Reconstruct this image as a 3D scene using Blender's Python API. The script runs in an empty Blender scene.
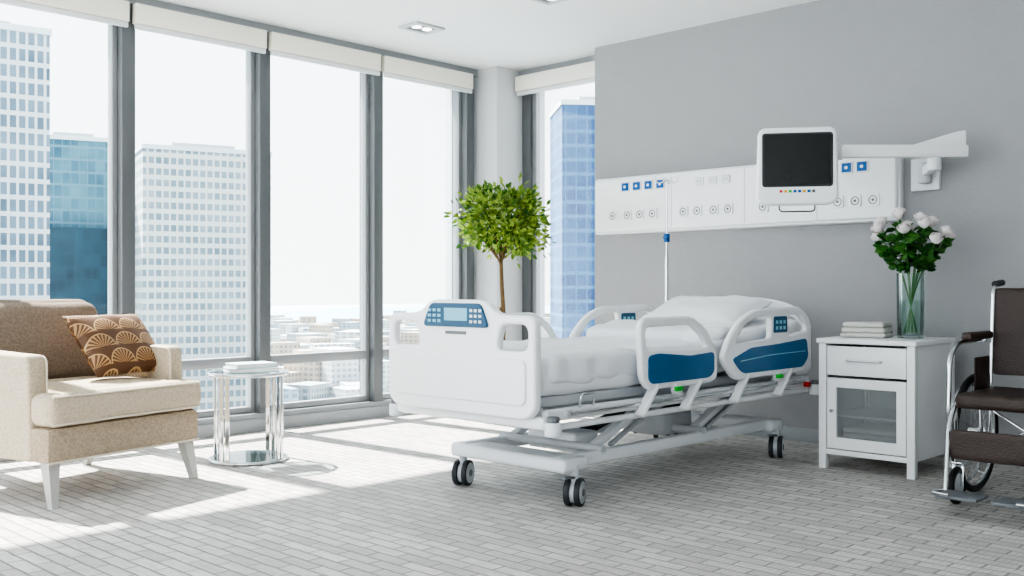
import bpy, bmesh, math, random
from mathutils import Vector, Matrix, Euler, noise
random.seed(7)
S=bpy.context.scene
COL=S.collection
def lin(c):
    return tuple(((x/255)/12.92 if x/255<=0.04045 else (((x/255)+0.055)/1.055)**2.4) for x in c)
# ---------------------------------------------------------------- materials
class NT:
    def __init__(s,name):
        s.m=bpy.data.materials.new(name); s.m.use_nodes=True
        s.t=s.m.node_tree; s.b=s.t.nodes['Principled BSDF']; s.out=s.t.nodes['Material Output']
    def n(s,typ,**k):
        x=s.t.nodes.new(typ)
        for a,b in k.items(): setattr(x,a,b)
        return x
    def l(s,a,b): s.t.links.new(a,b)
    def M(s,op,a,b=None,c=None):
        x=s.t.nodes.new('ShaderNodeMath'); x.operation=op
        for i,v in enumerate((a,b,c)):
            if v is None: continue
            if isinstance(v,(int,float)): x.inputs[i].default_value=v
            else: s.l(v,x.inputs[i])
        return x.outputs[0]
    def mix(s,f,a,b):
        x=s.t.nodes.new('ShaderNodeMix'); x.data_type='RGBA'
        if isinstance(f,(int,float)): x.inputs[0].default_value=f
        else: s.l(f,x.inputs[0])
        for i,v in ((6,a),(7,b)):
            if isinstance(v,tuple): x.inputs[i].default_value=(*v[:3],1)
            else: s.l(v,x.inputs[i])
        return x.outputs[2]
def mat(name,rgb,rough=.5,metal=0,var=.06,nscale=8,bump=0,bscale=60,coat=0,spec=.5,contrast=0):
    k=NT(name); c=lin(rgb)
    tc=k.n('ShaderNodeTexCoord'); nz=k.n('ShaderNodeTexNoise'); nz.inputs['Scale'].default_value=nscale; nz.inputs['Detail'].default_value=3
    k.l(tc.outputs['Object'],nz.inputs['Vector'])
    f=nz.outputs[0]
    if contrast:
        mr=k.n('ShaderNodeMapRange'); mr.inputs[1].default_value=.38; mr.inputs[2].default_value=.62; k.l(f,mr.inputs[0]); f=mr.outputs[0]
    col=k.mix(f,tuple(x*(1-var) for x in c),tuple(min(1,x*(1+var)) for x in c))
    k.l(col,k.b.inputs['Base Color'])
    k.b.inputs['Roughness'].default_value=rough; k.b.inputs['Metallic'].default_value=metal
    k.b.inputs['Specular IOR Level'].default_value=spec
    if coat: k.b.inputs['Coat Weight'].default_value=coat
    if bump:
        n2=k.n('ShaderNodeTexNoise'); n2.inputs['Scale'].default_value=bscale; n2.inputs['Detail'].default_value=4
        k.l(tc.outputs['Object'],n2.inputs['Vector'])
        bp=k.n('ShaderNodeBump'); bp.inputs['Strength'].default_value=bump; bp.inputs['Distance'].default_value=.01
        k.l(n2.outputs[0],bp.inputs['Height']); k.l(bp.outputs[0],k.b.inputs['Normal'])
    return k.m
def glassmat(name,tint=(1,1,1),g=.05,haze=0):
    k=NT(name); tr=k.n('ShaderNodeBsdfTransparent'); tr.inputs[0].default_value=(*tint,1)
    gl=k.n('ShaderNodeBsdfGlossy'); gl.inputs['Roughness'].default_value=.02
    fr=k.n('ShaderNodeFresnel'); fr.inputs[0].default_value=1.45
    mx=k.n('ShaderNodeMixShader'); k.l(k.M('MULTIPLY',fr.outputs[0],g*10),mx.inputs[0])
    base=tr.outputs[0]
    if haze:
        df=k.n('ShaderNodeBsdfDiffuse'); df.inputs[0].default_value=(.55,.57,.58,1)
        m2=k.n('ShaderNodeMixShader'); m2.inputs[0].default_value=haze; k.l(base,m2.inputs[1]); k.l(df.outputs[0],m2.inputs[2]); base=m2.outputs[0]
    k.l(base,mx.inputs[1]); k.l(gl.outputs[0],mx.inputs[2]); k.l(mx.outputs[0],k.out.inputs[0])
    return k.m
def tower(name,frame,glass,glass2,fz=3.6,fx=1.5,wz=.3,wx=.25,gl=.78):
    k=NT(name); tc=k.n('ShaderNodeTexCoord'); sp=k.n('ShaderNodeSeparateXYZ'); k.l(tc.outputs['Object'],sp.inputs[0])
    h=k.M('ADD',sp.outputs[0],sp.outputs[1]); h=k.M('ADD',h,500.3)
    a=k.M('DIVIDE',h,fx); b=k.M('DIVIDE',k.M('ADD',sp.outputs[2],500.1),fz)
    la=k.M('LESS_THAN',k.M('FRACT',a),wx); lb=k.M('LESS_THAN',k.M('FRACT',b),wz)
    f=k.M('MAXIMUM',la,lb)
    cv=k.n('ShaderNodeCombineXYZ'); k.l(k.M('FLOOR',a),cv.inputs[0]); k.l(k.M('FLOOR',b),cv.inputs[1])
    wn=k.n('ShaderNodeTexWhiteNoise'); k.l(cv.outputs[0],wn.inputs[0])
    nz=k.n('ShaderNodeTexNoise'); nz.inputs['Scale'].default_value=.09; nz.inputs['Detail'].default_value=4; k.l(tc.outputs['Object'],nz.inputs['Vector'])
    mr=k.n('ShaderNodeMapRange'); mr.inputs[1].default_value=.35; mr.inputs[2].default_value=.65; k.l(nz.outputs[0],mr.inputs[0])
    mixf=k.M('ADD',k.M('MULTIPLY',wn.outputs[0],.4),k.M('MULTIPLY',mr.outputs[0],.6))
    dk=lambda c: tuple(x*gl for x in lin(c))
    g=k.mix(mixf,dk(glass),dk(glass2))
    c=k.mix(f,g,dk(frame))
    k.l(c,k.b.inputs['Base Color']); k.b.inputs['Roughness'].default_value=.6
    return k.m

WHITE=mat('white_plastic',(240,241,243),.3,coat=.2,var=.01)
OFFW=mat('offwhite_plastic',(222,225,228),.35,var=.02)
LGREY=mat('light_grey_enamel',(190,194,198),.35,var=.03)
MGREY=mat('mid_grey_plastic',(110,114,118),.45)
DGREY=mat('dark_grey_rubber',(52,54,58),.6)
BLACK=mat('black_rubber',(20,20,22),.5)
CHROME=mat('chrome',(215,218,220),.12,1,var=.01)
BLUE=mat('blue_plastic',(0,96,146),.35,var=.08,coat=.2)
BLUEP=mat('dark_blue_keypad',(18,78,112),.35,var=.05,coat=.2)
BLUE2=mat('bright_blue_socket',(8,92,162),.4)
LBLUE=mat('lcd_pale_blue',(130,188,208),.3)
GREEN=mat('green_button',(30,185,50),.4)
RED=mat('red_button',(200,40,30),.4)
YEL=mat('yellow_button',(230,180,40),.4)
SHEET=mat('white_cotton',(234,235,238),.85,var=.02,bump=.3,bscale=9)
WALLM=mat('grey_plaster',(158,158,160),.8,var=.03,nscale=9,bump=.3,bscale=28,contrast=0)
COLM=mat('column_paint',(206,208,211),.8,var=.02)
CEILM=mat('ceiling_paint',(236,237,238),.9,var=.01)
BLOCKM=mat('light_block_paint',(215,214,212),.85,var=.02)  # paint of the added light-blocking wall
FRAME=mat('window_frame_aluminium',(106,109,112),.4,.2,var=.02)
FRAME2=mat('window_gasket_aluminium',(156,159,162),.35,.3,var=.02)
BASEM=mat('baseboard_grey',(158,161,164),.5,var=.02)
BLIND=mat('roller_blind_fabric',(238,234,224),.8,var=.02,bump=.1,bscale=200)
CABM=mat('cabinet_white_lacquer',(238,239,240),.35,var=.01)
CHAIRF=mat('cream_linen',(197,182,161),.9,var=.12,nscale=90,bump=.6,bscale=180,contrast=1)
CHAIRB=mat('taupe_linen',(136,121,107),.9,var=.14,nscale=90,bump=.6,bscale=180,contrast=1)
CHAIRT=mat('tan_linen',(174,157,136),.9,var=.14,nscale=90,bump=.6,bscale=180,contrast=1)
LEGM=mat('painted_grey_wood',(180,178,175),.5)
PIPING=mat('piping_cream',(216,206,190),.8)
BROWN=mat('brown_vinyl',(62,48,43),.45,var=.14,nscale=30,bump=.3,bscale=120)
BARK=mat('bark',(112,90,60),.85,var=.25,nscale=30,bump=.6,bscale=60)
SOIL=mat('soil',(60,45,34),.95)
POT=mat('white_ceramic_pot',(225,224,220),.3)
TOWEL=mat('towel_terry',(222,220,215),.95,var=.03,bump=.7,bscale=300)
STEM=mat('stem_green',(50,110,34),.6)
ROSE=mat('white_rose_petal',(240,232,232),.6,var=.02)
BOOK=mat('book_cover',(200,218,224),.6)
PAPER=mat('book_paper',(236,234,228),.8)
GLASS=glassmat('window_glass',(.97,.985,.985),.04)
VGLASS=glassmat('vase_glass',(.91,.965,.955),.07)
TGLASS=glassmat('table_glass',(.80,.88,.90),.09)
CGLASS=glassmat('cabinet_glass',(.80,.82,.83),.06,.25)
SCREEN=mat('dark_screen',(24,26,28),.25,var=.2,nscale=3,spec=.4)
def leafmat(name,a,b):
    k=NT(name); g=k.n('ShaderNodeNewGeometry'); r=g.outputs['Random Per Island']
    k.l(k.mix(r,lin(a),lin(b)),k.b.inputs['Base Color']); k.b.inputs['Roughness'].default_value=.45
    tl=k.n('ShaderNodeBsdfTranslucent'); k.l(k.mix(r,lin(a),lin(b)),tl.inputs[0])
    ms=k.n('ShaderNodeMixShader'); ms.inputs[0].default_value=.28; k.l(k.b.outputs[0],ms.inputs[1]); k.l(tl.outputs[0],ms.inputs[2]); k.l(ms.outputs[0],k.out.inputs[0])
    return k.m
LEAF=leafmat('ficus_leaf',(40,94,24),(166,188,84))
RLEAF=leafmat('rose_leaf',(18,68,24),(80,140,54))
def emis(name,c,s):
    k=NT(name); k.b.inputs['Emission Color'].default_value=(*c,1); k.b.inputs['Emission Strength'].default_value=s; return k.m
LAMP=emis('downlight_lens',(1,.98,.95),1.6)
def floor_mat():
    k=NT('woven_carpet_tile'); tc=k.n('ShaderNodeTexCoord'); mp=k.n('ShaderNodeMapping'); mp.inputs['Rotation'].default_value=(0,0,math.radians(90))
    k.l(tc.outputs['Object'],mp.inputs[0])
    wz=k.n('ShaderNodeTexNoise'); wz.inputs['Scale'].default_value=14; k.l(mp.outputs[0],wz.inputs['Vector'])
    sc=k.n('ShaderNodeVectorMath',operation='SCALE'); sc.inputs[3].default_value=.009; k.l(wz.outputs[1],sc.inputs[0])
    ad=k.n('ShaderNodeVectorMath',operation='ADD'); k.l(mp.outputs[0],ad.inputs[0]); k.l(sc.outputs[0],ad.inputs[1])
    vec=ad.outputs[0]
    br=k.n('ShaderNodeTexBrick'); k.l(vec,br.inputs['Vector'])
    br.inputs['Scale'].default_value=1; br.inputs['Brick Width'].default_value=.20; br.inputs['Row Height'].default_value=.068
    br.inputs['Mortar Size'].default_value=.007; br.inputs['Mortar Smooth'].default_value=.8
    br.inputs['Color1'].default_value=(*lin((226,222,217)),1); br.inputs['Color2'].default_value=(*lin((196,192,188)),1); br.inputs['Mortar'].default_value=(*lin((140,136,132)),1)
    w=k.n('ShaderNodeTexWave'); w.bands_direction='X'; w.inputs['Scale'].default_value=13; w.inputs['Distortion'].default_value=2.5; w.inputs['Detail'].default_value=3; k.l(vec,w.inputs['Vector'])
    mp2=k.n('ShaderNodeMapping'); mp2.inputs['Scale'].default_value=(9,45,1); k.l(mp.outputs[0],mp2.inputs[0])
    st=k.n('ShaderNodeTexNoise'); st.inputs['Scale'].default_value=1; st.inputs['Detail'].default_value=5; k.l(mp2.outputs[0],st.inputs['Vector'])
    ms=k.n('ShaderNodeMapRange'); ms.inputs[1].default_value=.4; ms.inputs[2].default_value=.65; k.l(st.outputs[0],ms.inputs[0])
    nz=k.n('ShaderNodeTexNoise'); nz.inputs['Scale'].default_value=3; nz.inputs['Detail'].default_value=9; nz.inputs['Roughness'].default_value=.7; k.l(tc.outputs['Object'],nz.inputs['Vector'])
    mr=k.n('ShaderNodeMapRange'); mr.inputs[1].default_value=.42; mr.inputs[2].default_value=.66; k.l(nz.outputs[0],mr.inputs[0])
    c1=k.mix(k.M('MULTIPLY',w.outputs[1],.20),br.outputs[0],lin((150,146,142)))
    c2=k.mix(k.M('MULTIPLY',mr.outputs[0],.32),c1,lin((152,148,144)))
    c3=k.mix(k.M('MULTIPLY',ms.outputs[0],.24),c2,lin((146,142,138)))
    k.l(c3,k.b.inputs['Base Color']); k.b.inputs['Roughness'].default_value=.7
    bp=k.n('ShaderNodeBump'); bp.inputs['Strength'].default_value=.7; bp.inputs['Distance'].default_value=.008
    k.l(k.M('ADD',k.M('MULTIPLY',w.outputs[1],.5),k.M('SUBTRACT',1,br.outputs[1])),bp.inputs['Height']); k.l(bp.outputs[0],k.b.inputs['Normal'])
    return k.m
FLOORM=floor_mat()
def fan_mat():
    k=NT('art_deco_fan_fabric'); tc=k.n('ShaderNodeTexCoord'); sp=k.n('ShaderNodeSeparateXYZ'); k.l(tc.outputs['Object'],sp.inputs[0])
    v=k.M('MULTIPLY',k.M('ADD',sp.outputs[1],5),9.5); row=k.M('FLOOR',v)
    u=k.M('ADD',k.M('MULTIPLY',k.M('ADD',sp.outputs[0],5),6.0),k.M('MULTIPLY',row,.5))
    fx=k.M('SUBTRACT',k.M('FRACT',u),.5); fy=k.M('MULTIPLY',k.M('FRACT',v),.62)
    r=k.M('SQRT',k.M('ADD',k.M('MULTIPLY',fx,fx),k.M('MULTIPLY',fy,fy)))
    ang=k.M('ARCTAN2',fx,k.M('ADD',fy,.05))
    ray=k.M('GREATER_THAN',k.M('SINE',k.M('MULTIPLY',ang,22)),-.1)
    ins=k.M('LESS_THAN',r,.45); arc=k.M('MULTIPLY',k.M('GREATER_THAN',r,.455),k.M('LESS_THAN',r,.49))
    f=k.M('MULTIPLY',ray,ins); f=k.M('MAXIMUM',f,k.M('GREATER_THAN',r,.485))
    c=k.mix(f,lin((172,134,92)),lin((96,64,40)))
    k.l(k.mix(arc,c,lin((190,156,112))),k.b.inputs['Base Color']); k.b.inputs['Roughness'].default_value=.5
    return k.m
FAN=fan_mat()

# ---------------------------------------------------------------- helpers
GRP=[None]
def group(name,loc=(0,0,0),rz=0):
    e=bpy.data.objects.new(name,None); e.empty_display_size=.1; e.location=loc; e.rotation_euler=(0,0,math.radians(rz)); COL.objects.link(e); GRP[0]=e
    return e
def endgroup(): GRP[0]=None
W=[False]  # world coordinate mode
def finish(name,me,m,smooth=True,loc=None,rot=None):
    me.name=name
    o=bpy.data.objects.new(name,me); COL.objects.link(o)
    if m: 
        me.materials.clear(); me.materials.append(m)
    if smooth:
        for p in me.polygons: p.use_smooth=True
        try: me.set_sharp_from_angle(angle=math.radians(38))
        except Exception: pass
    if loc is not None: o.location=loc
    if rot is not None: o.rotation_euler=Euler([math.radians(a) for a in rot])
    g=GRP[0]
    if g:
        o.parent=g
        if W[0]:
            mw=Matrix.Translation(g.location)@g.rotation_euler.to_matrix().to_4x4()
            o.matrix_parent_inverse=mw.inverted()
    return o
def box(name,a,b,m,bev=0.0,rot=None,seg=3):
    """a,b opposite corners"""
    c=[(a[i]+b[i])/2 for i in range(3)]; s=[abs(b[i]-a[i]) for i in range(3)]
    bm=bmesh.new(); bmesh.ops.create_cube(bm,size=1); bmesh.ops.scale(bm,vec=s,verts=bm.verts)
    if bev: bmesh.ops.bevel(bm,geom=bm.edges[:],offset=min(bev,min(s)*.48),segments=seg,profile=.5,affect='EDGES')
    me=bpy.data.meshes.new(name); bm.to_mesh(me); bm.free()
    return finish(name,me,m,True,c,rot)
def obox(name,p1,p2,w,t,m,bev=.006):
    """oriented beam between two points"""
    p1,p2=Vector(p1),Vector(p2); d=p2-p1; L=d.length
    bm=bmesh.new(); bmesh.ops.create_cube(bm,size=1); bmesh.ops.scale(bm,vec=(w,t,L),verts=bm.verts)
    if bev: bmesh.ops.bevel(bm,geom=bm.edges[:],offset=bev,segments=2,profile=.5,affect='EDGES')
    q=d.to_track_quat('Z','Y'); bmesh.ops.transform(bm,matrix=Matrix.Translation((p1+p2)/2)@q.to_matrix().to_4x4(),verts=bm.verts)
    me=bpy.data.meshes.new(name); bm.to_mesh(me); bm.free(); return finish(name,me,m)
def cyl(name,p1,p2,r,m,r2=None,seg=32,bev=0):
    p1,p2=Vector(p1),Vector(p2); d=p2-p1; L=d.length
    bm=bmesh.new(); bmesh.ops.create_cone(bm,cap_ends=True,segments=seg,radius1=r,radius2=r if r2 is None else r2,depth=L)
    if bev:
        es=[e for e in bm.edges if len(e.link_faces)==2 and any(len(f.verts)>4 for f in e.link_faces)]
        bmesh.ops.bevel(bm,geom=es,offset=bev,segments=3,profile=.5,affect='EDGES')
    q=d.to_track_quat('Z','Y'); bmesh.ops.transform(bm,matrix=Matrix.Translation((p1+p2)/2)@q.to_matrix().to_4x4(),verts=bm.verts)
    me=bpy.data.meshes.new(name); bm.to_mesh(me); bm.free(); return finish(name,me,m)
def fillet(pts,r,n=6,cyclic=True):
    P=[Vector(p if len(p)==3 else (p[0],p[1],0)) for p in pts]; out=[]; N=len(P)
    for i in range(N):
        if not cyclic and i in(0,N-1): out.append(P[i]); continue
        a,b,c=P[i-1],P[i],P[(i+1)%N]
        ra=min(r,(a-b).length*.48,(c-b).length*.48)
        s=b+(a-b).normalized()*ra; e=b+(c-b).normalized()*ra
        for k in range(n+1):
            t=k/n; out.append((1-t)**2*s+2*t*(1-t)*b+t*t*e)
    return out
def curve_mesh(name,splines,dim,**kw):
    cu=bpy.data.curves.new(name,'CURVE'); cu.dimensions=dim
    for pts,cyc in splines:
        s=cu.splines.new('POLY'); s.points.add(len(pts)-1)
        for i,p in enumerate(pts): s.points[i].co=(p[0],p[1],p[2],1)
        s.use_cyclic_u=cyc
    for a,b in kw.items(): setattr(cu,a,b)
    o=bpy.data.objects.new('tmp',cu); COL.objects.link(o); bpy.context.view_layer.update()
    me=bpy.data.meshes.new_from_object(o.evaluated_get(bpy.context.evaluated_depsgraph_get()))
    bpy.data.objects.remove(o); bpy.data.curves.remove(cu); return me
def tube(name,pts,r,m,fr=.05,cyclic=False,n=6):
    pts=fillet(pts,fr,n,cyclic) if fr else [Vector(p) for p in pts]
    me=curve_mesh(name,[(pts,cyclic)],'3D',bevel_depth=r,bevel_resolution=4,use_fill_caps=True,fill_mode='FULL')
    return finish(name,me,m)
def plate(name,outline,holes,t,plane,pos,m,r=.03,hr=.03,bev=.006):
    """plane 'XZ' -> coords are (x,z) at y=pos ; 'YZ' -> (y,z) at x=pos ; 'XY' -> z=pos"""
    sp=[(fillet(outline,r,8),True)]+[(fillet(h,hr,8),True) for h in holes]
    me=curve_mesh(name,sp,'2D',extrude=t/2-bev,bevel_depth=bev,bevel_resolution=2,offset=-bev,fill_mode='BOTH')
    if plane=='XZ': M=Matrix(((1,0,0,0),(0,0,-1,pos),(0,1,0,0),(0,0,0,1)))
    elif plane=='YZ': M=Matrix(((0,0,1,pos),(1,0,0,0),(0,1,0,0),(0,0,0,1)))
    else: M=Matrix.Translation((0,0,pos))
    me.transform(M); return finish(name,me,m)
def softbox(name,a,b,r,m,n=(20,20,8),amp=0,ns=5,fn=None,loc=None,rot=None,local=False,sag=0):
    c=Vector([(a[i]+b[i])/2 for i in range(3)]); h=Vector([abs(b[i]-a[i])/2 for i in range(3)])
    bm=bmesh.new(); vs={}
    def V(i,j,k):
        key=(i,j,k)
        if key not in vs:
            p=Vector((-h.x+2*h.x*i/n[0],-h.y+2*h.y*j/n[1],-h.z+2*h.z*k/n[2]))
            q=Vector([max(-(h[t]-r),min(h[t]-r,p[t])) for t in range(3)]); d=p-q
            if d.length>1e-6: p=q+d.normalized()*r
            if sag: 
                p.z+=(1 if p.z>0 else 0)*sag*(1-(p.x/h.x)**2)*(1-(p.y/h.y)**2)
            if amp:
                w=p+c; p=p+Vector((noise.noise(w*ns),noise.noise(w*ns+Vector((9,0,0))),noise.noise(w*ns+Vector((0,9,0)))))*amp
            vs[key]=bm.verts.new(p)
        return vs[key]
    for ax in range(3):
        o=[t for t in range(3) if t!=ax]
        for side in (0,n[ax]):
            for i in range(n[o[0]]):
                for j in range(n[o[1]]):
                    q=[]
                    for di,dj in((0,0),(1,0),(1,1),(0,1)):
                        k=[0,0,0]; k[ax]=side; k[o[0]]=i+di; k[o[1]]=j+dj; q.append(V(*k))
                    bm.faces.new(q)
    bmesh.ops.recalc_face_normals(bm,faces=bm.faces)
    if fn:
        for v in bm.verts:
            w=fn(v.co+c); v.co=w-c
    me=bpy.data.meshes.new(name); bm.to_mesh(me); bm.free()
    o=finish(name,me,m,True,c if loc is None else loc,rot)
    for p in me.polygons: p.use_smooth=True
    return o
def pillow(name,w,h,t,m,loc,rot,amp=.006):
    bm=bmesh.new(); N=30; g=[{},{}]
    for s in (0,1):
        for i in range(N+1):
            for j in range(N+1):
                x=-1+2*i/N; y=-1+2*j/N; edge=i in(0,N) or j in(0,N)
                if s and edge: g[s][i,j]=g[0][i,j]; continue
                z=(max(0,(1-abs(x)**3.2)*(1-abs(y)**3.2)))**.55*t/2*(1 if s==0 else -1)
                px=x*w/2*(1-.07*(1-abs(y)**2)) ; py=y*h/2*(1-.07*(1-abs(x)**2))
                p=Vector((px,py,z)); 
                if not edge: p.z+=noise.noise(Vector((px*9,py*9,s*3+t)))*amp
                g[s][i,j]=bm.verts.new(p)
        for i in range(N):
            for j in range(N):
                q=[g[s][i,j],g[s][i+1,j],g[s][i+1,j+1],g[s][i,j+1]]
                bm.faces.new(q if s==0 else q[::-1])
    me=bpy.data.meshes.new(name); bm.to_mesh(me); bm.free()
    o=finish(name,me,m,True,loc,rot)
    return o
def lathe(name,prof,m,loc=(0,0,0),seg=40):
    bm=bmesh.new(); rings=[]
    for r,z in prof:
        rings.append([bm.verts.new((r*math.cos(2*math.pi*i/seg),r*math.sin(2*math.pi*i/seg),z)) for i in range(seg)])
    for a,b in zip(rings,rings[1:]):
        for i in range(seg): bm.faces.new((a[i],a[(i+1)%seg],b[(i+1)%seg],b[i]))
    bmesh.ops.remove_doubles(bm,verts=bm.verts,dist=1e-5)
    bmesh.ops.recalc_face_normals(bm,faces=bm.faces)
    me=bpy.data.meshes.new(name); bm.to_mesh(me); bm.free(); return finish(name,me,m,True,loc)
def torus(name,c,R,r,m,axis='Y',seg=48):
    pts=[]
    for i in range(seg):
        a=2*math.pi*i/seg
        if axis=='Y': p=(c[0]+R*math.cos(a),c[1],c[2]+R*math.sin(a))
        elif axis=='Z': p=(c[0]+R*math.cos(a),c[1]+R*math.sin(a),c[2])
        else: p=(c[0],c[1]+R*math.cos(a),c[2]+R*math.sin(a))
        pts.append(p)
    return tube(name,pts,r,m,0,True)

# ---------------------------------------------------------------- room shell
H=3.0; YW=6.57; XH=6.35; X2=6.62
box('floor',(-2,-2,-.2),(6.9,6.9,0),FLOORM)
box('ceiling',(-2,-2,H),(6.9,6.9,H+.15),CEILM)
box('wall_head',(XH,-2,0),(6.9,5.19,H),WALLM)
box('light_block_wall',(-2,-2.15,0),(6.9,-2,H),BLOCKM)  # added wall out of view, cuts flat sky light and darkens the right
box('baseboard_head',(XH-.015,-2,0),(XH,5.19,.09),BASEM,.003)
box('column',(6.27,6.23,0),(6.9,6.9,H),COLM,.004)
box('trim_1',(6.255,6.215,0),(6.3,6.57,.1),BASEM,.003)
box('wall_window',(-2,6.47,2.94),(6.27,6.9,H),BASEM)
box('wall_kerb',(-2,6.47,0),(6.27,6.9,.13),BASEM,.006)
box('baseboard_window',(-2,6.44,0),(6.27,6.47,.09),BASEM,.003)
cent=[-1.12,-.08,.96,2.0,3.04,4.08,5.14,6.17]
for i,x in enumerate(cent):
    box('trim_%d'%(i+2),(x-.045,6.46,.13),(x+.045,6.66,2.94),FRAME,.004)
for i in range(len(cent)-1):
    a=cent[i]+.045; b=cent[i+1]-.045
    group('window_%d'%(i+1),((a+b)/2,6.58,0)); W[0]=True
    t=.035
    y0,y1=6.53,6.60
    box('jamb_1',(a,y0,.13),(a+t,y1,2.94),FRAME2,.003)
    box('jamb_2',(b-t,y0,.13),(b,y1,2.94),FRAME2,.003)
    box('sill',(a+t,y0,.13),(b-t,y1,.13+t+.01),FRAME2,.003)
    box('head',(a+t,y0,2.94-t),(b-t,y1,2.94),FRAME2,.003)
    box('transom',(a+t,y0-.02,.475),(b-t,y1,.545),FRAME2,.004)
    box('pane_upper',(a+t,6.565,.545),(b-t,6.571,2.94-t),GLASS)
    box('pane_lower',(a+t,6.565,.175),(b-t,6.571,.475),GLASS)
    W[0]=False; endgroup()
    g=group('roller_blind',((a+b)/2,6.42,2.85)); W[0]=True
    if i: g.name='roller_blind.%03d'%i
    box('cassette',(a-.025,6.40,2.80),(b+.025,6.455,2.935),BLIND,.008)
    box('bottom_bar',(a-.02,6.41,2.765),(b+.02,6.435,2.798),OFFW,.004)
    W[0]=False; endgroup()
box('wall_side_header',(X2-.06,5.19,2.94),(6.9,6.23,H),BASEM)
box('wall_side_kerb',(X2-.06,5.19,0),(6.9,6.23,.13),BASEM,.004)
group('window_8',(X2,5.7,0)); W[0]=True
box('jamb_1',(X2-.03,6.13,.13),(X2+.09,6.23,2.94),FRAME,.004)
box('jamb_3',(X2-.0,6.085,.13),(X2+.05,6.13,2.94),FRAME2,.003)
box('jamb_2',(X2-.03,5.19,.13),(X2+.09,5.27,2.94),FRAME,.004)
box('transom',(X2-.02,5.27,.475),(X2+.05,6.085,.545),FRAME2,.004)
box('head',(X2,5.27,2.9),(X2+.05,6.085,2.94),FRAME2,.003)
box('sill',(X2,5.27,.13),(X2+.05,6.085,.175),FRAME2,.003)
box('pane_upper',(X2+.02,5.27,.545),(X2+.026,6.085,2.9),GLASS)
box('pane_lower',(X2+.02,5.27,.175),(X2+.026,6.085,.475),GLASS)
W[0]=False; endgroup()
g=group('roller_blind.020',(X2-.08,5.7,2.85)); W[0]=True
box('cassette',(X2-.14,5.20,2.80),(X2-.07,6.22,2.935),BLIND,.008)
box('bottom_bar',(X2-.12,5.20,2.765),(X2-.09,6.21,2.798),OFFW,.004)
W[0]=False; endgroup()
for i,(x,y) in enumerate([(4.95,5.71),(5.0,4.5)]):
    group('recessed_downlight' if i==0 else 'recessed_downlight.001',(x,y,H))
    plate('bezel',[(-.14,-.11),(.14,-.11),(.14,.11),(-.14,.11)],[[(-.10,-.075),(.10,-.075),(.10,.075),(-.10,.075)]],.016,'XY',-.008,LGREY,.01,.01,.003)
    box('housing',(-.10,-.075,-.004),(.10,.075,-.001),MGREY)
    for k in(-.05,.05): cyl('lens_%d'%(k>0),(k,0,-.012),(k,0,-.004),.036,LAMP)
    endgroup()

# ---------------------------------------------------------------- city outside
GZ=-70
TA=tower('tower_white_grid',(214,220,224),(72,98,118),(136,160,176),3.2,1.6,.28,.30,.66)
TB=tower('tower_teal_glass',(118,160,178),(40,98,126),(116,168,184),3.6,2.2,.18,.10,.58)
TB2=tower('tower_dark_glass',(36,78,98),(8,42,62),(40,90,110),3.6,2.2,.12,.12,.58)
TC=tower('tower_pale_grid',(214,218,216),(106,130,142),(164,180,188),3.0,1.9,.42,.28,.68)
TD=tower('tower_blue_glass',(84,138,182),(8,68,128),(66,124,176),3.4,2.6,.25,.12,.56)
LOW=[tower('lowrise_%d'%i,c,a,b,3.5,3,.45,.4) for i,(c,a,b) in enumerate([((190,195,196),(124,136,144),(160,172,178)),((204,190,174),(130,130,130),(176,172,166)),((172,184,192),(104,126,142),(150,166,176)),((218,220,220),(150,162,170),(186,194,198))])]  # distance haze is put into these pale facade colours
ROOF=mat('rooftop',(165,170,172),.9)
PARA=mat('parapet_concrete',(190,197,201),.9)
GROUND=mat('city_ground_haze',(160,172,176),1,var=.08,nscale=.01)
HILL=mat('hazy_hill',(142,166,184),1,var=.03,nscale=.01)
def building(name,cx,cy,w,d,top,rz,m,parts=()):
    group(name,(cx,cy,0),rz)
    box('shaft',(-w/2,-d/2,GZ),(w/2,d/2,top),m)
    box('parapet',(-w/2-.3,-d/2-.3,top),(w/2+.3,d/2+.3,top+1.2),PARA)
    box('plant_room',(-w/4,-d/4,top+1.2),(w/4,d/4,top+3),ROOF)
    for i,(a,b,mm) in enumerate(parts): box('annex_%d'%i,a,b,mm)
    endgroup()
building('office_tower',69,214,24,24,50,-12,TA)
building('office_tower.001',124,300,22,26,43,-20,TB,[((-8,-17,GZ),(14,-13,18),TB2)])
building('office_tower.002',144,262,34,26,38,-18,TC)
building('office_tower.003',196,160,20,20,45,-40,TD)
building('office_tower.004',35,190,20,20,20,-10,TB)
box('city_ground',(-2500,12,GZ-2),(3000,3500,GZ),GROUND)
def addlow(name,lst,m):
    bm=bmesh.new()
    for (x,y,w,d,t,a) in lst:
        r=bmesh.ops.create_cube(bm,size=1); vs=r['verts']
        bmesh.ops.scale(bm,vec=(w,d,t-GZ),verts=vs); bmesh.ops.rotate(bm,cent=(0,0,0),matrix=Matrix.Rotation(a,3,'Z'),verts=vs)
        bmesh.ops.translate(bm,vec=(x,y,(t+GZ)/2),verts=vs)
    me=bpy.data.meshes.new(name); bm.to_mesh(me); bm.free(); return finish(name,me,m,False)
lists=[[],[],[],[]]
F=Vector((.7198,.6942)); R=Vector((.6942,-.7198))
for k in range(1100):
    D=random.uniform(140,1700); s=random.uniform(-.62,.2)
    p=(F+R*s)*D
    if p.length>1800: continue
    if min((p-Vector(c)).length for c in((70,213),(124,300),(144,262),(196,160),(35,190)))<36: continue
    t=GZ+random.uniform(8,26)+ (random.random()<.12)*random.uniform(8,24)
    if D>500: t=GZ+random.uniform(6,34)
    lists[k%4].append((p.x,p.y,random.uniform(12,34),random.uniform(12,30),t,random.uniform(-.5,.5)))
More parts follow.
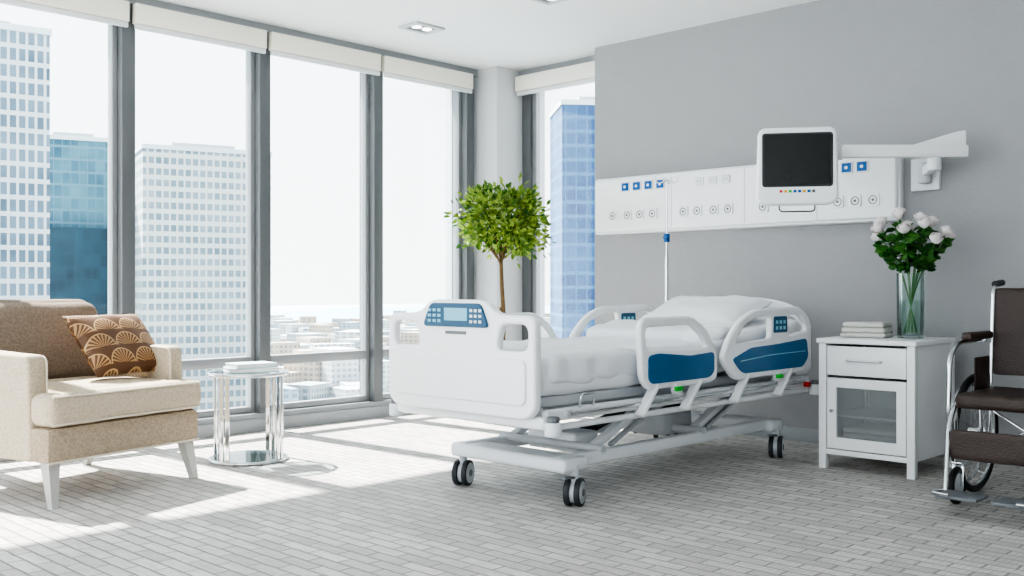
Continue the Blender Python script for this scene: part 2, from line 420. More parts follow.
for i in range(4): addlow('city_blocks_%d'%(i+1),lists[i],LOW[i])
bm=bmesh.new(); prev=None
for i in range(60):
    a=math.radians(-20+i*2.6); rr=1900
    z=GZ+24+16*noise.noise(Vector((i*.21,0,3)))+8*noise.noise(Vector((i*.7,5,3)))
    v=[bm.verts.new((rr*math.cos(a),rr*math.sin(a),GZ-5)),bm.verts.new((rr*1.15*math.cos(a),rr*1.15*math.sin(a),z)),bm.verts.new((rr*1.4*math.cos(a),rr*1.4*math.sin(a),GZ-5))]
    if prev:
        bm.faces.new((prev[0],v[0],v[1],prev[1])); bm.faces.new((prev[1],v[1],v[2],prev[2]))
    prev=v
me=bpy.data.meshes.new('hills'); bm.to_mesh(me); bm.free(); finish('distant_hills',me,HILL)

# ---------------------------------------------------------------- hospital bed
group('hospital_bed',(4.5,3.53,0)); W[0]=True
YC=3.53
fb=[(3.02,.50),(3.02,.905),(3.06,.925),(3.26,.93),(3.34,.995),(3.72,.995),(3.80,.93),(4.00,.925),(4.04,.905),(4.04,.50),(3.98,.455),(3.08,.455)]
plate('footboard',fb,[[(3.065,.765),(3.065,.885),(3.235,.885),(3.265,.765)],[(3.795,.765),(3.825,.885),(3.995,.885),(3.995,.765)]],.05,'YZ',3.30,WHITE,.05,.045,.014)
plate('footboard_relief',[(3.07,.52),(3.07,.73),(3.99,.73),(3.99,.52)],[],.016,'YZ',3.272,WHITE,.04,.03,.006)
plate('control_panel',[(3.30,.865),(3.355,.978),(3.705,.978),(3.76,.865)],[],.014,'YZ',3.270,BLUEP,.03,.03,.004)
box('lcd',(3.2605,3.44,.895),(3.264,3.60,.955),LBLUE,.001)
for i in range(3):
    for j in range(3):
        box('key_%d_%d'%(i,j),(3.260,3.625+i*.035,.885+j*.026),(3.264,3.647+i*.035,.899+j*.026),LBLUE,.001)
        box('keyb_%d_%d'%(i,j),(3.260,3.345+i*.03,.885+j*.026),(3.264,3.362+i*.03,.899+j*.026),OFFW,.001)
box('label_strip',(3.2695,3.46,.83),(3.2755,3.60,.845),MGREY)
hb=[(3.03,.50),(3.03,.86),(3.16,.95),(3.36,.99),(3.70,.99),(3.90,.95),(4.03,.86),(4.03,.50)]
plate('headboard',hb,[[(3.10,.76),(3.12,.85),(3.22,.90),(3.30,.91),(3.30,.76)],[(3.76,.76),(3.76,.91),(3.84,.90),(3.94,.85),(3.96,.76)]],.045,'YZ',5.83,WHITE,.08,.03,.014)
def raise_head(p):
    q=p.copy()
    if q.x>4.75: q.z+=(q.x-4.75)*.13
    return q
softbox('mattress',(3.36,3.07,.55),(5.78,3.99,.735),.045,SHEET,(90,36,8),.010,5,raise_head)
softbox('sheet_overlay',(3.42,3.055,.60),(5.0,4.005,.75),.04,SHEET,(100,50,8),.018,8,raise_head)
pillow('pillow',.46,.74,.17,SHEET,(5.42,3.55,.89),(0,-18,3),.014)
softbox('folded_duvet',(4.78,3.07,.72),(5.10,3.99,.80),.035,SHEET,(24,40,6),.018,9,raise_head)
box('deck',(3.38,3.10,.50),(5.78,3.96,.55),LGREY,.01)
for s,y in enumerate((3.04,4.02)):
    box('side_beam_%d'%s,(3.36,y-.02,.445),(5.80,y+.02,.50),OFFW,.012)
    tube('side_accessory_rail_%d'%s,[(3.5,y+(-.035 if s==0 else .035),.475),(5.7,y+(-.035 if s==0 else .035),.475)],.009,CHROME,0)
    for x in (3.5,4.2,4.9,5.6): box('rail_clip_%d_%.0f'%(s,x*10),(x-.02,y-.035,.46),(x+.02,y+.035,.49),LGREY,.004)
    tube('tube_rail_%d'%s,[(3.37,y,.415),(5.8,y,.415)],.016,WHITE,0)
box('foot_beam',(3.33,3.02,.41),(3.41,4.04,.47),WHITE,.015)
box('head_beam',(5.78,3.04,.41),(5.84,4.02,.50),WHITE,.015)
for s,(x,y) in enumerate([(3.36,2.985),(3.36,4.075),(5.84,3.0),(5.84,4.06)]):
    cyl('bumper_%d'%s,(x,y,.385),(x,y,.45),.038,OFFW,bev=.01)
    cyl('bumper_cap_%d'%s,(x,y,.45),(x,y,.475),.03,MGREY,bev=.006)
box('base_crossbar_1',(3.60,3.13,.165),(3.78,3.93,.235),OFFW,.02)
box('base_crossbar_2',(5.54,3.13,.165),(5.68,3.93,.235),OFFW,.02)
for s,y in enumerate((3.20,3.86)):
    box('base_beam_%d'%s,(3.62,y-.03,.175),(5.66,y+.03,.24),OFFW,.012)
box('battery_box',(4.75,3.38,.20),(5.05,3.68,.33),LGREY,.02)
box('motor_box',(3.95,3.36,.20),(4.15,3.70,.30),OFFW,.02)
for s,y in enumerate((3.25,3.81)):
    obox('lift_arm_%d'%s,(3.95,y,.24),(4.42,y,.44),.05,.035,OFFW)
    obox('lift_link_%d'%s,(4.15,y+.04,.23),(4.62,y+.04,.43),.03,.02,LGREY)
    obox('lift_arm_b%d'%s,(4.85,y,.24),(5.32,y,.44),.05,.035,OFFW)
    obox('lift_link_b%d'%s,(5.05,y+.04,.23),(5.52,y+.04,.43),.03,.02,LGREY)
    box('inner_beam_%d'%s,(3.6,y-.02,.42),(5.7,y+.02,.50),LGREY,.006)
for x in (4.42,5.32): cyl('torsion_tube_%.0f'%(x*10),(x,3.2,.43),(x,3.86,.43),.025,LGREY)
for x in (3.95,4.85): cyl('pivot_tube_%.0f'%(x*10),(x,3.17,.24),(x,3.89,.24),.022,LGREY)
cyl('actuator',(4.2,3.53,.26),(4.75,3.53,.40),.03,DGREY); cyl('actuator_rod',(4.7,3.53,.388),(5.0,3.53,.46),.014,CHROME)
cyl('actuator_2',(5.3,3.53,.42),(4.95,3.53,.30),.03,DGREY)
for s,(x,y) in enumerate([(3.70,3.15),(3.68,3.91),(5.62,3.15),(5.62,3.91)]):
    a=math.radians(24); ax=Vector((math.sin(a),-math.cos(a),0)); c=Vector((x,y,.068))
    for t in(-1,1):
        cc=c+ax*.026*t
        cyl('caster_tyre_%d_%d'%(s,t),cc-ax*.014,cc+ax*.014,.068,DGREY,bev=.006)
        for q in (-1,1): cyl('caster_hub_%d_%d_%d'%(s,t,q),cc+ax*.0125*q,cc+ax*.0165*q,.054,LGREY,bev=.0015)
        cyl('caster_axlecap_%d_%d'%(s,t),cc+ax*.012*t,cc+ax*.021*t,.018,MGREY)
    cyl('caster_housing_%d'%s,c-ax*.010,c+ax*.010,.052,LGREY)
    cyl('caster_stem_%d'%s,(x,y,.10),(x,y,.20),.022,LGREY)
    if s in(0,2): obox('brake_pedal_%d'%s,c+Vector((0,0,.07)),c+Vector((-.11,-.02,.085)),.03,.012,MGREY,.003)
r1=[(3.985,.60),(3.965,.86),(4.00,.905),(4.42,.905),(4.56,.83),(4.66,.70),(4.66,.57),(4.60,.545),(4.04,.545)]
h1=[(4.02,.745),(4.015,.855),(4.41,.86),(4.51,.80),(4.57,.735)]
b1=[(4.03,.60),(4.03,.715),(4.12,.725),(4.40,.70),(4.62,.71),(4.62,.60),(4.57,.575),(4.06,.575)]
r2=[(4.84,.54),(4.70,.66),(4.78,.78),(4.90,.88),(5.05,.93),(5.58,.94),(5.70,.86),(5.70,.62),(5.62,.545)]
h2=[(4.83,.74),(4.93,.84),(5.08,.885),(5.22,.89),(5.22,.76)]
h2b=[(5.42,.77),(5.42,.89),(5.56,.89),(5.64,.83),(5.64,.79)]
b2=[(4.87,.60),(4.80,.66),(5.0,.715),(5.3,.725),(5.64,.745),(5.66,.63),(5.59,.575),(4.92,.575)]
for s,(y,dy) in enumerate(((2.975,-1),(4.085,1))):
    plate('siderail_foot_%d'%s,r1,[h1],.036,'XZ',y,WHITE,.05,.035,.012)
    plate('siderail_head_%d'%s,r2,[h2,h2b],.036,'XZ',y,WHITE,.06,.035,.012)
    for q in (-1,1):
        yy=y+q*.018
        plate('siderail_foot_panel_%d_%d'%(s,q),b1,[],.010,'XZ',yy,BLUE,.03,.03,.003)
        plate('siderail_head_panel_%d_%d'%(s,q),b2,[],.010,'XZ',yy,BLUE,.03,.03,.003)
        plate('siderail_control_%d_%d'%(s,q),[(5.245,.79),(5.25,.885),(5.40,.885),(5.405,.79)],[],.008,'XZ',yy,BLUEP,.015,.03,.002)
        for i in range(3):
            for j in range(2):
                box('rail_key_%d_%d_%d%d'%(s,q,i,j),(5.268+i*.043,yy+q*.0035,.808+j*.034),(5.293+i*.043,yy+q*.0055,.828+j*.034),LBLUE)
        tube('siderail_groove_%d_%d'%(s,q),[(4.88,yy+q*.005,.645),(5.2,yy+q*.005,.665),(5.62,yy+q*.005,.67)],.003,LBLUE,.05)
    for (xa,xb) in ((4.12,4.00),(4.50,4.38),(4.98,4.86),(5.46,5.34)):
        obox('rail_support_%d_%.0f'%(s,xa*100),(xa,y,.57),(xb,y-dy*.012,.42),.055,.022,WHITE,.006)
    for x in(4.28,5.30):
        cyl('rail_latch_base_%d_%.0f'%(s,x*10),(x,y,.535),(x,y+dy*.03,.535),.03,OFFW)
        box('rail_latch_%d_%.0f'%(s,x*10),(x-.03,y+dy*.018,.525),(x+.03,y+dy*.036,.55),GREEN,.004)
box('red_release',(5.72,2.99,.44),(5.76,3.02,.47),RED,.004)
tube('foot_grab_loop',[(3.56,3.0,.50),(3.56,2.99,.56),(3.66,2.99,.56),(3.66,3.0,.50)],.006,CHROME,.02)
W[0]=False; endgroup()

# ---------------------------------------------------------------- IV pole
group('iv_pole',(5.99,4.23,0))
cyl('pole_lower',(0,0,.10),(0,0,1.28),.013,CHROME); cyl('pole_upper',(0,0,1.25),(0,0,1.84),.008,CHROME)
cyl('clamp',(0,0,1.38),(0,0,1.44),.022,BLUE2,bev=.004); cyl('clamp_knob',(0,0,1.41),(-.05,-.02,1.41),.014,BLUE2)
for k in range(4):
    a=k*math.pi/2+.3; c,s=math.cos(a),math.sin(a)
    tube('hook_%d'%k,[(0,0,1.83),(c*.06,s*.06,1.80),(c*.085,s*.085,1.83),(c*.085,s*.085,1.86)],.004,CHROME,.02)
for k in range(5):
    a=k*2*math.pi/5+.9; c,s=math.cos(a),math.sin(a)
    obox('leg_%d'%k,(0,0,.10),(c*.22,s*.22,.075),.02,.02,CHROME,.003)
    cyl('wheel_%d'%k,(c*.22-s*.01,s*.22+c*.01,.03),(c*.22+s*.01,s*.22-c*.01,.03),.03,DGREY)
    cyl('fork_%d'%k,(c*.22,s*.22,.03),(c*.22,s*.22,.085),.008,CHROME)
endgroup()

# ---------------------------------------------------------------- wall panel
group('medical_wall_panel',(6.29,3.93,1.69)); W[0]=True
box('backplate',(6.29,2.655,1.475),(6.349,5.12,1.92),WHITE,.006)
box('fascia',(6.25,2.665,1.495),(6.30,5.11,1.91),WHITE,.014)
box('lower_lip',(6.262,2.665,1.478),(6.30,5.11,1.50),OFFW,.004)
for i,y in enumerate((4.37,3.75,3.2)): box('seam_%d'%i,(6.2485,y-.002,1.51),(6.256,y+.002,1.90),LGREY)
k=0
for y in (4.80,4.69,4.58,4.47,2.99,2.885):
    box('socket_frame_%d'%k,(6.243,y-.042,1.795),(6.256,y+.042,1.875),OFFW,.003)
    box('socket_blue_%d'%k,(6.239,y-.033,1.805),(6.250,y+.033,1.865),BLUE2,.003)
    cyl('socket_hole_%d'%k,(6.236,y,1.835),(6.2395,y,1.835),.011,OFFW); k+=1
for y in (4.92,4.78,4.66,4.54,4.26,4.14,4.0,3.88,3.6,3.05,2.93,2.81):
    plate('outlet_%d'%k,[(y-.04,1.575),(y+.04,1.575),(y+.04,1.655),(y-.04,1.655)],[],.014,'YZ',6.246,WHITE,.01,.01,.003)
    torus('outlet_ring_%d'%k,(6.239,y,1.615),.026,.003,MGREY,'X',24); cyl('outlet_core_%d'%k,(6.236,y,1.615),(6.242,y,1.615),.009,MGREY); k+=1
for y in (4.12,4.01,3.90):
    plate('switch_%d'%k,[(y-.035,1.80),(y+.035,1.80),(y+.035,1.86),(y-.035,1.86)],[],.012,'YZ',6.247,OFFW,.01,.01,.003)
    for d in(-.015,.015): cyl('pin_%d_%d'%(k,d>0),(6.239,y+d,1.83),(6.243,y+d,1.83),.004,MGREY)
    k+=1
W[0]=False; endgroup()

# ---------------------------------------------------------------- bedside monitor with arm
g=group('patient_monitor_on_wall_arm',(5.9,2.6,1.75)); W[0]=True
obox('beam',(5.56,2.74,1.85),(6.10,2.18,1.85),.07,.075,WHITE,.012)
plt=plate('beam_gusset',[(.30,-.036),(.30,.036),(.56,.115),(.615,.125),(.615,-.036)],[],.05,'XZ',0,WHITE,.012,.01,.008)
dirb=(Vector((6.12,2.16,0))-Vector((5.56,2.74,0))).normalized()
plt.data.transform(Matrix(((dirb.x,dirb.y,0,5.665),(dirb.y,-dirb.x,0,2.63),(0,0,1,1.85),(0,0,0,1))))
obox('wall_arm',(5.98,2.32,1.775),(6.30,2.50,1.775),.05,.06,WHITE,.012)
cyl('arm_pivot',(5.98,2.32,1.74),(5.98,2.32,1.83),.04,OFFW,bev=.008)
cyl('bracket_pivot',(6.29,2.50,1.70),(6.29,2.50,1.83),.04,LGREY,bev=.008)
box('wall_plate',(6.32,2.42,1.66),(6.349,2.60,1.86),OFFW,.006)
cyl('monitor_knuckle',(5.56,2.74,1.80),(5.56,2.74,1.90),.05,OFFW,bev=.01)
obox('monitor_neck',(5.56,2.74,1.80),(5.40,2.85,1.75),.09,.09,OFFW,.01)
W[0]=False
def monitor():
    ang=math.atan2(-2.87,-5.36)+math.radians(5)
    n=Vector((math.cos(ang),math.sin(ang),0)); rt=Vector((-n.y,n.x,0))
    M=Matrix(((rt.x,0,n.x,5.36),(rt.y,0,n.y,2.87),(0,1,0,1.755),(0,0,0,1)))
    W[0]=True
    def add(o): o.data.transform(Matrix.Translation(o.location)); o.location=(0,0,0); o.data.transform(M); return o
    w,h=.232,.225
    add(plate('monitor_shell',[(-w,-h+.03),(-w*.95,h),(w*.95,h),(w,-h+.03),(w*.8,-h),(-w*.8,-h)],[],.07,'XY',0,WHITE,.05,.03,.016))
    add(plate('monitor_screen_bezel',[(-.198,-.12),(-.198,.192),(.198,.192),(.198,-.12)],[],.008,'XY',.036,DGREY,.02,.02,.002))
    add(plate('monitor_screen',[(-.185,-.108),(-.185,.180),(.185,.180),(.185,-.108)],[],.004,'XY',.0405,SCREEN,.01,.02,.001))
    cols=[RED,YEL,GREEN,BLUE2,BLUE2,YEL,BLUE2,MGREY]
    for i,c in enumerate(cols): add(box('monitor_button_%d'%i,(-.10+i*.026,-.153,.034),(-.083+i*.026,-.138,.040),c,.002))
    add(tube('monitor_cable',[(-.10,-.215,.0),(-.10,-.262,.02),(.10,-.262,.02),(.10,-.215,.0)],.004,DGREY,.03))
    W[0]=False
monitor(); endgroup()

# ---------------------------------------------------------------- bedside cabinet
CX0,CX1,CY0,CY1,CT=5.49,6.07,2.236,2.80,.757
group('bedside_cabinet',((CX0+CX1)/2,(CY0+CY1)/2,0)); W[0]=True
box('top',(CX0-.012,CY0-.01,CT-.028),(CX1,CY1+.01,CT),CABM,.005)
box('side_1',(CX0+.02,CY0+.006,.09),(CX1,CY0+.03,CT-.028),CABM,.003)
box('side_2',(CX0+.02,CY1-.03,.09),(CX1,CY1-.006,CT-.028),CABM,.003)
box('back',(CX1-.02,CY0+.03,.09),(CX1-.004,CY1-.03,CT-.028),CABM)
box('shelf',(CX0+.03,CY0+.03,.09),(CX1-.02,CY1-.03,.11),CABM)
box('divider',(CX0+.03,CY0+.03,.51),(CX1-.02,CY1-.03,.53),CABM)
for i,(x,y) in enumerate([(CX0,CY0),(CX0,CY1-.045),(CX1-.045,CY0),(CX1-.045,CY1-.045)]):
    box('post_%d'%i,(x,y,0),(x+.045,y+.045,CT-.028),CABM,.003)
box('bottom_rail',(CX0+.005,CY0+.045,.085),(CX0+.03,CY1-.045,.115),CABM,.002)
box('drawer',(CX0+.004,CY0+.05,.545),(CX0+.03,CY1-.05,.715),CABM,.004)
tube('drawer_handle',[(CX0+.006,2.42,.635),(CX0-.025,2.42,.635),(CX0-.025,2.62,.635),(CX0+.006,2.62,.635)],.006,CHROME,.012)
plate('door_frame',[(CY0+.05,.12),(CY1-.05,.12),(CY1-.05,.53),(CY0+.05,.53)],[[(CY0+.105,.185),(CY1-.105,.185),(CY1-.105,.475),(CY0+.105,.475)]],.024,'YZ',CX0+.016,CABM,.003,.003,.003)
box('door_glass',(CX0+.018,CY0+.10,.18),(CX0+.022,CY1-.10,.48),CGLASS)
box('inner_shelf',(CX0+.06,CY0+.03,.30),(CX1-.02,CY1-.03,.312),CABM)
for i in range(4): softbox('stored_towel_%d'%i,(CX0+.05,CY0+.12,.112+i*.034),(CX0+.32,CY1-.12,.144+i*.034),.014,TOWEL,(12,16,4),.003,20)
cyl('door_knob',(CX0-.02,CY1-.085,.34),(CX0+.006,CY1-.085,.34),.010,CHROME)
W[0]=False; endgroup()
group('folded_towel_stack',(5.78,2.64,CT),8)
for i in range(3):
    softbox('towel_%d'%i,(-.10,-.13+.004*i,.001+i*.03),(.10,.13-.006*i,.030+i*.03),.0135,TOWEL,(16,20,4),.003,20)
endgroup()
VX,VY=5.86,2.41
group('vase_of_white_roses',(VX,VY,CT))
lathe('vase',[(0,.001),(.070,.001),(.076,.01),(.079,.38),(.0745,.38),(.071,.02),(0,.018)],VGLASS)
lathe('water',[(0,.021),(.070,.021),(.0725,.22),(0,.22)],glassmat('water',(.90,.965,.93),.03))
def rose(i,c,ax,s):
    bm=bmesh.new(); q=ax.to_track_quat('Z','Y').to_matrix()
    for k in range(13):
        a0=k*2.4; ring=k/12; Rr=s*(.30+.75*ring); op=.15+.55*ring
        rows=[]
        for u in range(7):
            row=[]
            for v in range(7):
                th=a0+(u/6-.5)*(2.0); ph=v/6
                rad=Rr*(math.sin(ph*math.pi*.62)**.7+ .0)*(1+op*.35*ph*ph)
                z=s*(-.9+ph*(2.0-.55*ring))-abs(u/6-.5)**2*s*.8*ph
                row.append(bm.verts.new(c+q@Vector((rad*math.cos(th),rad*math.sin(th),z))))
            rows.append(row)
        for u in range(6):
            for v in range(6): bm.faces.new((rows[u][v],rows[u+1][v],rows[u+1][v+1],rows[u][v+1]))
    me=bpy.data.meshes.new('rose'); bm.to_mesh(me); bm.free(); o=finish('rose_bloom_%d'%i,me,ROSE)
    for p in me.polygons: p.use_smooth=True
heads=[(-.17,.13,.64),(-.19,-.04,.63),(-.09,-.12,.66),(-.08,.04,.72),(-.04,.17,.68),(.02,-.05,.70),(.05,.09,.74),(.12,-.08,.68),(.14,.08,.66),(.05,-.19,.62),(.17,-.16,.60),(.0,.21,.60),(-.12,-.20,.57)]
leafs=[]
for i,(a,b,z) in enumerate(heads):
    hd=Vector((a*.95,b*.95,z)); base=Vector((-a*.18,-b*.18,.03)); midp=Vector((a*.22,b*.22,.37))
    tube('stem_%d'%i,[base,midp,hd-Vector((0,0,.02))],.0032,STEM,.12)
    ax=(hd-midp).normalized(); rose(i,hd,ax,.032+.004*random.random())
    for t in (.2,.35,.48,.6,.72,.82):
        for _ in range(4):
            p=midp.lerp(hd,t); d=Vector((random.gauss(0,1),random.gauss(0,1),random.uniform(-.5,.35))).normalized()
            leafs.append((p,d,random.uniform(.05,.08)))
def leafmesh(name,ls,m,wr=.45):
    bm=bmesh.new()
    for p,d,L in ls:
        up=Vector((random.gauss(0,1),random.gauss(0,1),random.gauss(0,1))); sd=d.cross(up).normalized()*L*wr*.5; nn=sd.cross(d).normalized()*L*.08
        a=bm.verts.new(p); b=bm.verts.new(p+d*L*.35+sd+nn); c=bm.verts.new(p+d*L*.35-sd+nn); e=bm.verts.new(p+d*L*.72+sd*.75+nn); f=bm.verts.new(p+d*L*.72-sd*.75+nn); t=bm.verts.new(p+d*L-nn*.5)
        m1=bm.verts.new(p+d*L*.35); m2=bm.verts.new(p+d*L*.72)
        bm.faces.new((a,m1,b)); bm.faces.new((a,c,m1)); bm.faces.new((b,m1,m2,e)); bm.faces.new((m1,c,f,m2)); bm.faces.new((e,m2,t)); bm.faces.new((m2,f,t))
    me=bpy.data.meshes.new(name); bm.to_mesh(me); bm.free(); return finish(name,me,m,False)
leafmesh('rose_leaves',leafs,RLEAF,.6)
endgroup()

# ---------------------------------------------------------------- potted tree
group('potted_ficus_tree',(5.64,5.54,0))
lathe('pot',[(0,0),(.15,0),(.17,.02),(.20,.36),(.205,.38),(.19,.38),(.185,.34),(0,.34)],POT)
lathe('soil',[(0,.345),(.186,.345),(.184,.335),(0,.335)],SOIL)
lv=[]
def branch(a,b,r0,r1,i): 
    mid=a.lerp(b,.5)+Vector((random.gauss(0,.012),random.gauss(0,.012),0))
    cu=[a,mid,b]
    bmx=bmesh.new(); rings=[]
    for k,p in enumerate(cu):
        r=r0+(r1-r0)*k/2; dd=(b-a).normalized(); q=dd.to_track_quat('Z','Y').to_matrix()
        rings.append([bmx.verts.new(p+q@Vector((r*math.cos(t*math.pi/4),r*math.sin(t*math.pi/4),0))) for t in range(8)])
    for u,v in zip(rings,rings[1:]):
        for t in range(8): bmx.faces.new((u[t],u[(t+1)%8],v[(t+1)%8],v[t]))
    bmx.faces.new(rings[-1]); me=bpy.data.meshes.new('br'); bmx.to_mesh(me); bmx.free(); finish('branch_%d'%i,me,BARK)
branch(Vector((0,0,.33)),Vector((.01,.0,.85)),.022,.019,0); branch(Vector((.01,0,.84)),Vector((-.01,.01,1.28)),.019,.015,1)
branch(Vector((.02,.01,.33)),Vector((-.012,.012,.9)),.014,.010,90)
top=Vector((-.01,.01,1.22)); CC=Vector((0,0,1.575)); n=2
for i in range(26):
    d=Vector((random.gauss(0,1),random.gauss(0,1),random.gauss(.15,.8))).normalized()
    e=CC+Vector((d.x*.27,d.y*.27,d.z*.22)); s=top+(CC-top)*random.uniform(0,.5)
    branch(s,e,.009,.003,n); n+=1
for k in range(66):
    d=Vector((random.gauss(0,1),random.gauss(0,1),random.gauss(-.05,.95))).normalized()
    rr=random.uniform(.5,1.05); cl=CC+Vector((d.x*.32*rr,d.y*.32*rr,d.z*.29*rr)); cr=random.uniform(.045,.08)
    for _ in range(40):
        o=Vector((random.gauss(0,1),random.gauss(0,1),random.gauss(0,.8)))*cr*.8
        dd=(o.normalized()+d*.5+Vector((0,0,.1))+Vector((random.gauss(0,.4),random.gauss(0,.4),random.gauss(0,.4)))).normalized()
        lv.append((cl+o,dd,random.uniform(.04,.065)))
leafmesh('foliage',lv,LEAF,.55)
endgroup()

# ---------------------------------------------------------------- armchair (local: front = -Y)
group('armchair',(2.36,5.00,0),15)
softbox('seat_frame',(-.475,0,.21),(.475,.86,.385),.03,CHAIRT,(24,22,6))
tube('welt_lower',[(-.47,.005,.215),(.47,.005,.215)],.006,PIPING,0)
softbox('seat_cushion',(-.48,-.03,.385),(.48,.15,.545),.05,CHAIRF,(40,10,8),.004,6,sag=.0)
softbox('seat_cushion_rear',(-.385,.06,.385),(.385,.74,.545),.045,CHAIRF,(30,24,8),.004,6,sag=.02)
tube('cushion_piping_top',fillet([(-.465,-.022,.53),(.465,-.022,.53),(.465,.135,.53)],.03,6,False),.005,PIPING,0)
tube('cushion_piping_bottom',fillet([(-.465,-.022,.40),(.465,-.022,.40),(.465,.135,.40)],.03,6,False),.005,PIPING,0)
for s in(-1,1):
    x=s*.43
    pl=plate('arm_%s'%('l' if s<0 else 'r'),[(.12,.215),(.14,.70),(.16,.725),(.84,.745),(.90,.60),(.88,.215)],[],.10,'YZ',x,CHAIRF,.03,.03,.014)
    tube('arm_piping_%d'%s,[(x-s*.045,.125,.23),(x-s*.045,.132,.715),(x-s*.045,.80,.745)],.005,PIPING,.04)
softbox('backrest',(-.42,.70,.36),(.42,.86,.985),.055,CHAIRB,(30,10,24),.004,5,fn=lambda p: Vector((p.x,p.y+(p.z-.36)*.18,p.z)))
softbox('back_cushion',(-.375,.60,.54),(.375,.74,.97),.06,CHAIRB,(30,10,20),.006,5,fn=lambda p: Vector((p.x,p.y+(p.z-.5)*.2,p.z)))
for i,(x,y,sx,sy) in enumerate([(-.42,.06,-.02,-.05),(.42,.06,.02,-.05),(-.42,.80,-.02,.09),(.42,.80,.02,.09)]):
    bm=bmesh.new()
    top_=[bm.verts.new((x+a*.032,y+b*.032,.215)) for a,b in((-1,-1),(1,-1),(1,1),(-1,1))]
    bot_=[bm.verts.new((x+sx+a*.017,y+sy+b*.017,0)) for a,b in((-1,-1),(1,-1),(1,1),(-1,1))]
    bm.faces.new(top_); bm.faces.new(bot_[::-1])
    for t in range(4): bm.faces.new((bot_[t],bot_[(t+1)%4],top_[(t+1)%4],top_[t]))
    bmesh.ops.recalc_face_normals(bm,faces=bm.faces)
    me=bpy.data.meshes.new('leg'); bm.to_mesh(me); bm.free(); finish('leg_%d'%i,me,LEGM,False)
endgroup()
g=group('throw_pillow',(2.49,5.42,.74),18)
pillow('pillow_body',.52,.42,.15,FAN,(0,0,0),(50,0,0),.008)
endgroup()

# ---------------------------------------------------------------- side table
group('round_side_table',(3.31,5.43,0),10)
torus('top_rim',(0,0,.530),.235,.012,CHROME,'Z'); lathe('glass_top',[(0,.528),(.232,.528),(.232,.540),(0,.540)],TGLASS)
torus('base_ring',(0,0,.012),.228,.012,CHROME,'Z')
for k in range(4):
    a=math.radians(12+90*k)
    for d in(-.09,.09):
        a2=a+d; c,s=math.cos(a2),math.sin(a2)
        o=box('leg_%d_%d'%(k,d>0),(-.004,-.014,-.262),(.004,.014,.262),CHROME,.002); o.location=(c*.229,s*.229,.272); o.rotation_euler=(0,0,a2)
lathe('lower_plate',[(0,.018),(.218,.018),(.218,.024),(0,.024)],TGLASS)
endgroup()
group('book_stack',(3.33,5.43,.5415),-20)
for i,(w,d,r) in enumerate([(.15,.11,0),(.13,.095,12)]):
    z=i*.026
    box('pages_%d'%i,(-w+.004,-d+.004,z+.003),(w-.006,d-.004,z+.022),PAPER,.001,(0,0,r))
    box('cover_bottom_%d'%i,(-w,-d,z),(w,d,z+.003),BOOK,.0008,(0,0,r)); box('cover_top_%d'%i,(-w,-d,z+.022),(w,d,z+.025),BOOK,.0008,(0,0,r))
endgroup()

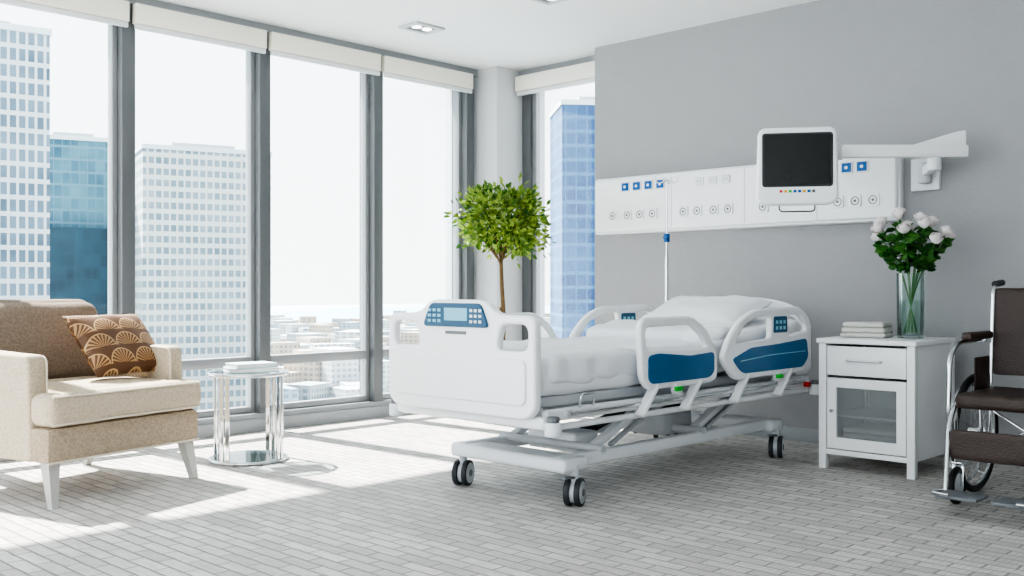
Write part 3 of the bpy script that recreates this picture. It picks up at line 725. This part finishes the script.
# ---------------------------------------------------------------- wheelchair (front = -X)
group('wheelchair',(5.28,1.60,0),0)
for s in(-1,1):
    y=s*.285
    torus('tyre_%d'%s,(.12,y,.305),.287,.018,BLACK,'Y',64); torus('rim_%d'%s,(.12,y,.305),.268,.009,CHROME,'Y',64)
    torus('push_rim_%d'%s,(.12,y+s*.04,.305),.25,.008,CHROME,'Y',64)
    cyl('hub_%d'%s,(.12,y-.03,.305),(.12,y+.03,.305),.028,CHROME)
    for k in range(18):
        a=k*2*math.pi/18; a2=a+(.25 if k%2 else -.25)
        cyl('spoke_%d_%d'%(s,k),(.12+.025*math.cos(a2),y+(.02 if k%2 else -.02),.305+.025*math.sin(a2)),(.12+.268*math.cos(a),y,.305+.268*math.sin(a)),.0018,CHROME,seg=6)
    for k in range(6):
        a=k*math.pi/3; cyl('push_tab_%d_%d'%(s,k),(.12+.262*math.cos(a),y,.305+.262*math.sin(a)),(.12+.25*math.cos(a),y+s*.04,.305+.25*math.sin(a)),.004,CHROME,seg=8)
    yf=s*.24
    tube('back_post_%d'%s,[(.20,yf,.16),(.21,yf,.60),(.25,yf,1.06),(.36,yf,1.075)],.011,CHROME,.05)
    tube('grip_%d'%s,[(.27,yf,1.07),(.38,yf,1.078)],.017,BLACK,0)
    tube('lower_frame_%d'%s,[(.20,yf,.18),(-.26,yf,.18),(-.28,yf,.48)],.011,CHROME,.06)
    tube('seat_frame_%d'%s,[(.22,yf,.50),(-.26,yf,.50),(-.36,yf,.40),(-.47,yf*.9,.10)],.012,CHROME,.06)
    tube('armrest_frame_%d'%s,[(.22,yf+s*.03,.78),(-.16,yf+s*.03,.78),(-.27,yf+s*.03,.72),(-.29,yf+s*.03,.40),(-.20,yf+s*.02,.20)],.012,CHROME,.09)
    softbox('armrest_pad_%d'%s,(-.14,yf-.028,.79),(.18,yf+.028,.83),.015,BROWN,(16,6,4))
    box('side_guard_%d'%s,(-.02,yf-.003,.53),(.19,yf+.003,.70),BROWN,.002)
    cyl('caster_post_%d'%s,(-.24,yf,.10),(-.24,yf,.24),.014,CHROME)
    torus('caster_tyre_%d'%s,(-.26,yf,.092),.075,.017,BLACK,'Y',32); cyl('caster_hub_%d'%s,(-.26,yf-.012,.092),(-.26,yf+.012,.092),.06,LGREY)
    for q in(-1,1): obox('caster_fork_%d_%d'%(s,q),(-.26,yf+q*.022,.09),(-.24,yf+q*.022,.20),.014,.004,CHROME,.001)
    box('caster_crown_%d'%s,(-.265,yf-.026,.195),(-.215,yf+.026,.205),CHROME,.002)
    softbox('footplate_%d'%s,(-.60,s*.03 if s>0 else -.22,.085),(-.44,.22 if s>0 else -.03,.105),.008,MGREY,(10,10,3))
    tube('foot_bumper_%d'%s,[(-.44,yf*.95,.10),(-.60,yf*.98,.11),(-.62,yf*.6,.11)],.008,CHROME,.03)
    obox('cross_brace_%d'%s,(-.02,-yf,.20),(-.02+.02*s,yf,.49),.02,.012,CHROME,.003)
softbox('seat',(-.28,-.235,.495),(.20,.235,.545),.02,BROWN,(20,20,4),.004,8,sag=-.012)
softbox('back_panel',(.215,-.235,.60),(.245,.235,1.05),.012,BROWN,(6,20,20),.003,8,fn=lambda p: Vector((p.x+(p.z-.6)*.08+.03*(1-(p.y/.235)**2),p.y,p.z)))
softbox('calf_pad',(-.40,-.225,.24),(-.375,.225,.38),.011,BROWN,(4,20,8),.004,8)
softbox('seat_front_roll',(-.30,-.235,.47),(-.25,.235,.54),.02,BROWN,(5,20,5),.003,8)
endgroup()

# ---------------------------------------------------------------- lights, world, camera
sun=bpy.data.lights.new('sun','SUN'); sun.energy=18; sun.angle=math.radians(1.3); sun.color=(1,.96,.90)
so=bpy.data.objects.new('sun',sun); COL.objects.link(so); so.location=(3,20,20)
so.rotation_euler=Vector((.12,-2.45,-2.78)).to_track_quat('-Z','Y').to_euler()
w=bpy.data.worlds.new('sky'); S.world=w; w.use_nodes=True; nt=w.node_tree; bg=nt.nodes['Background']
tc=nt.nodes.new('ShaderNodeTexCoord'); sp=nt.nodes.new('ShaderNodeSeparateXYZ'); nt.links.new(tc.outputs['Generated'],sp.inputs[0])
cr=nt.nodes.new('ShaderNodeValToRGB'); nt.links.new(sp.outputs[2],cr.inputs[0])
cr.color_ramp.elements[0].position=0; cr.color_ramp.elements[0].color=(.93,.96,.975,1)
cr.color_ramp.elements[1].position=.6; cr.color_ramp.elements[1].color=(.76,.87,.97,1)
nt.links.new(cr.outputs[0],bg.inputs[0]); bg.inputs[1].default_value=1.8
S.view_settings.view_transform='AgX'; S.view_settings.look='AgX - High Contrast'; S.view_settings.exposure=.85
cam=bpy.data.cameras.new('camera'); cam.sensor_width=36; cam.lens=1007/1024*36; cam.clip_end=5000
co=bpy.data.objects.new('camera',cam); COL.objects.link(co); co.location=(0,0,1.05)
co.rotation_euler=(math.radians(90),0,math.radians(43.96-90))
S.camera=co
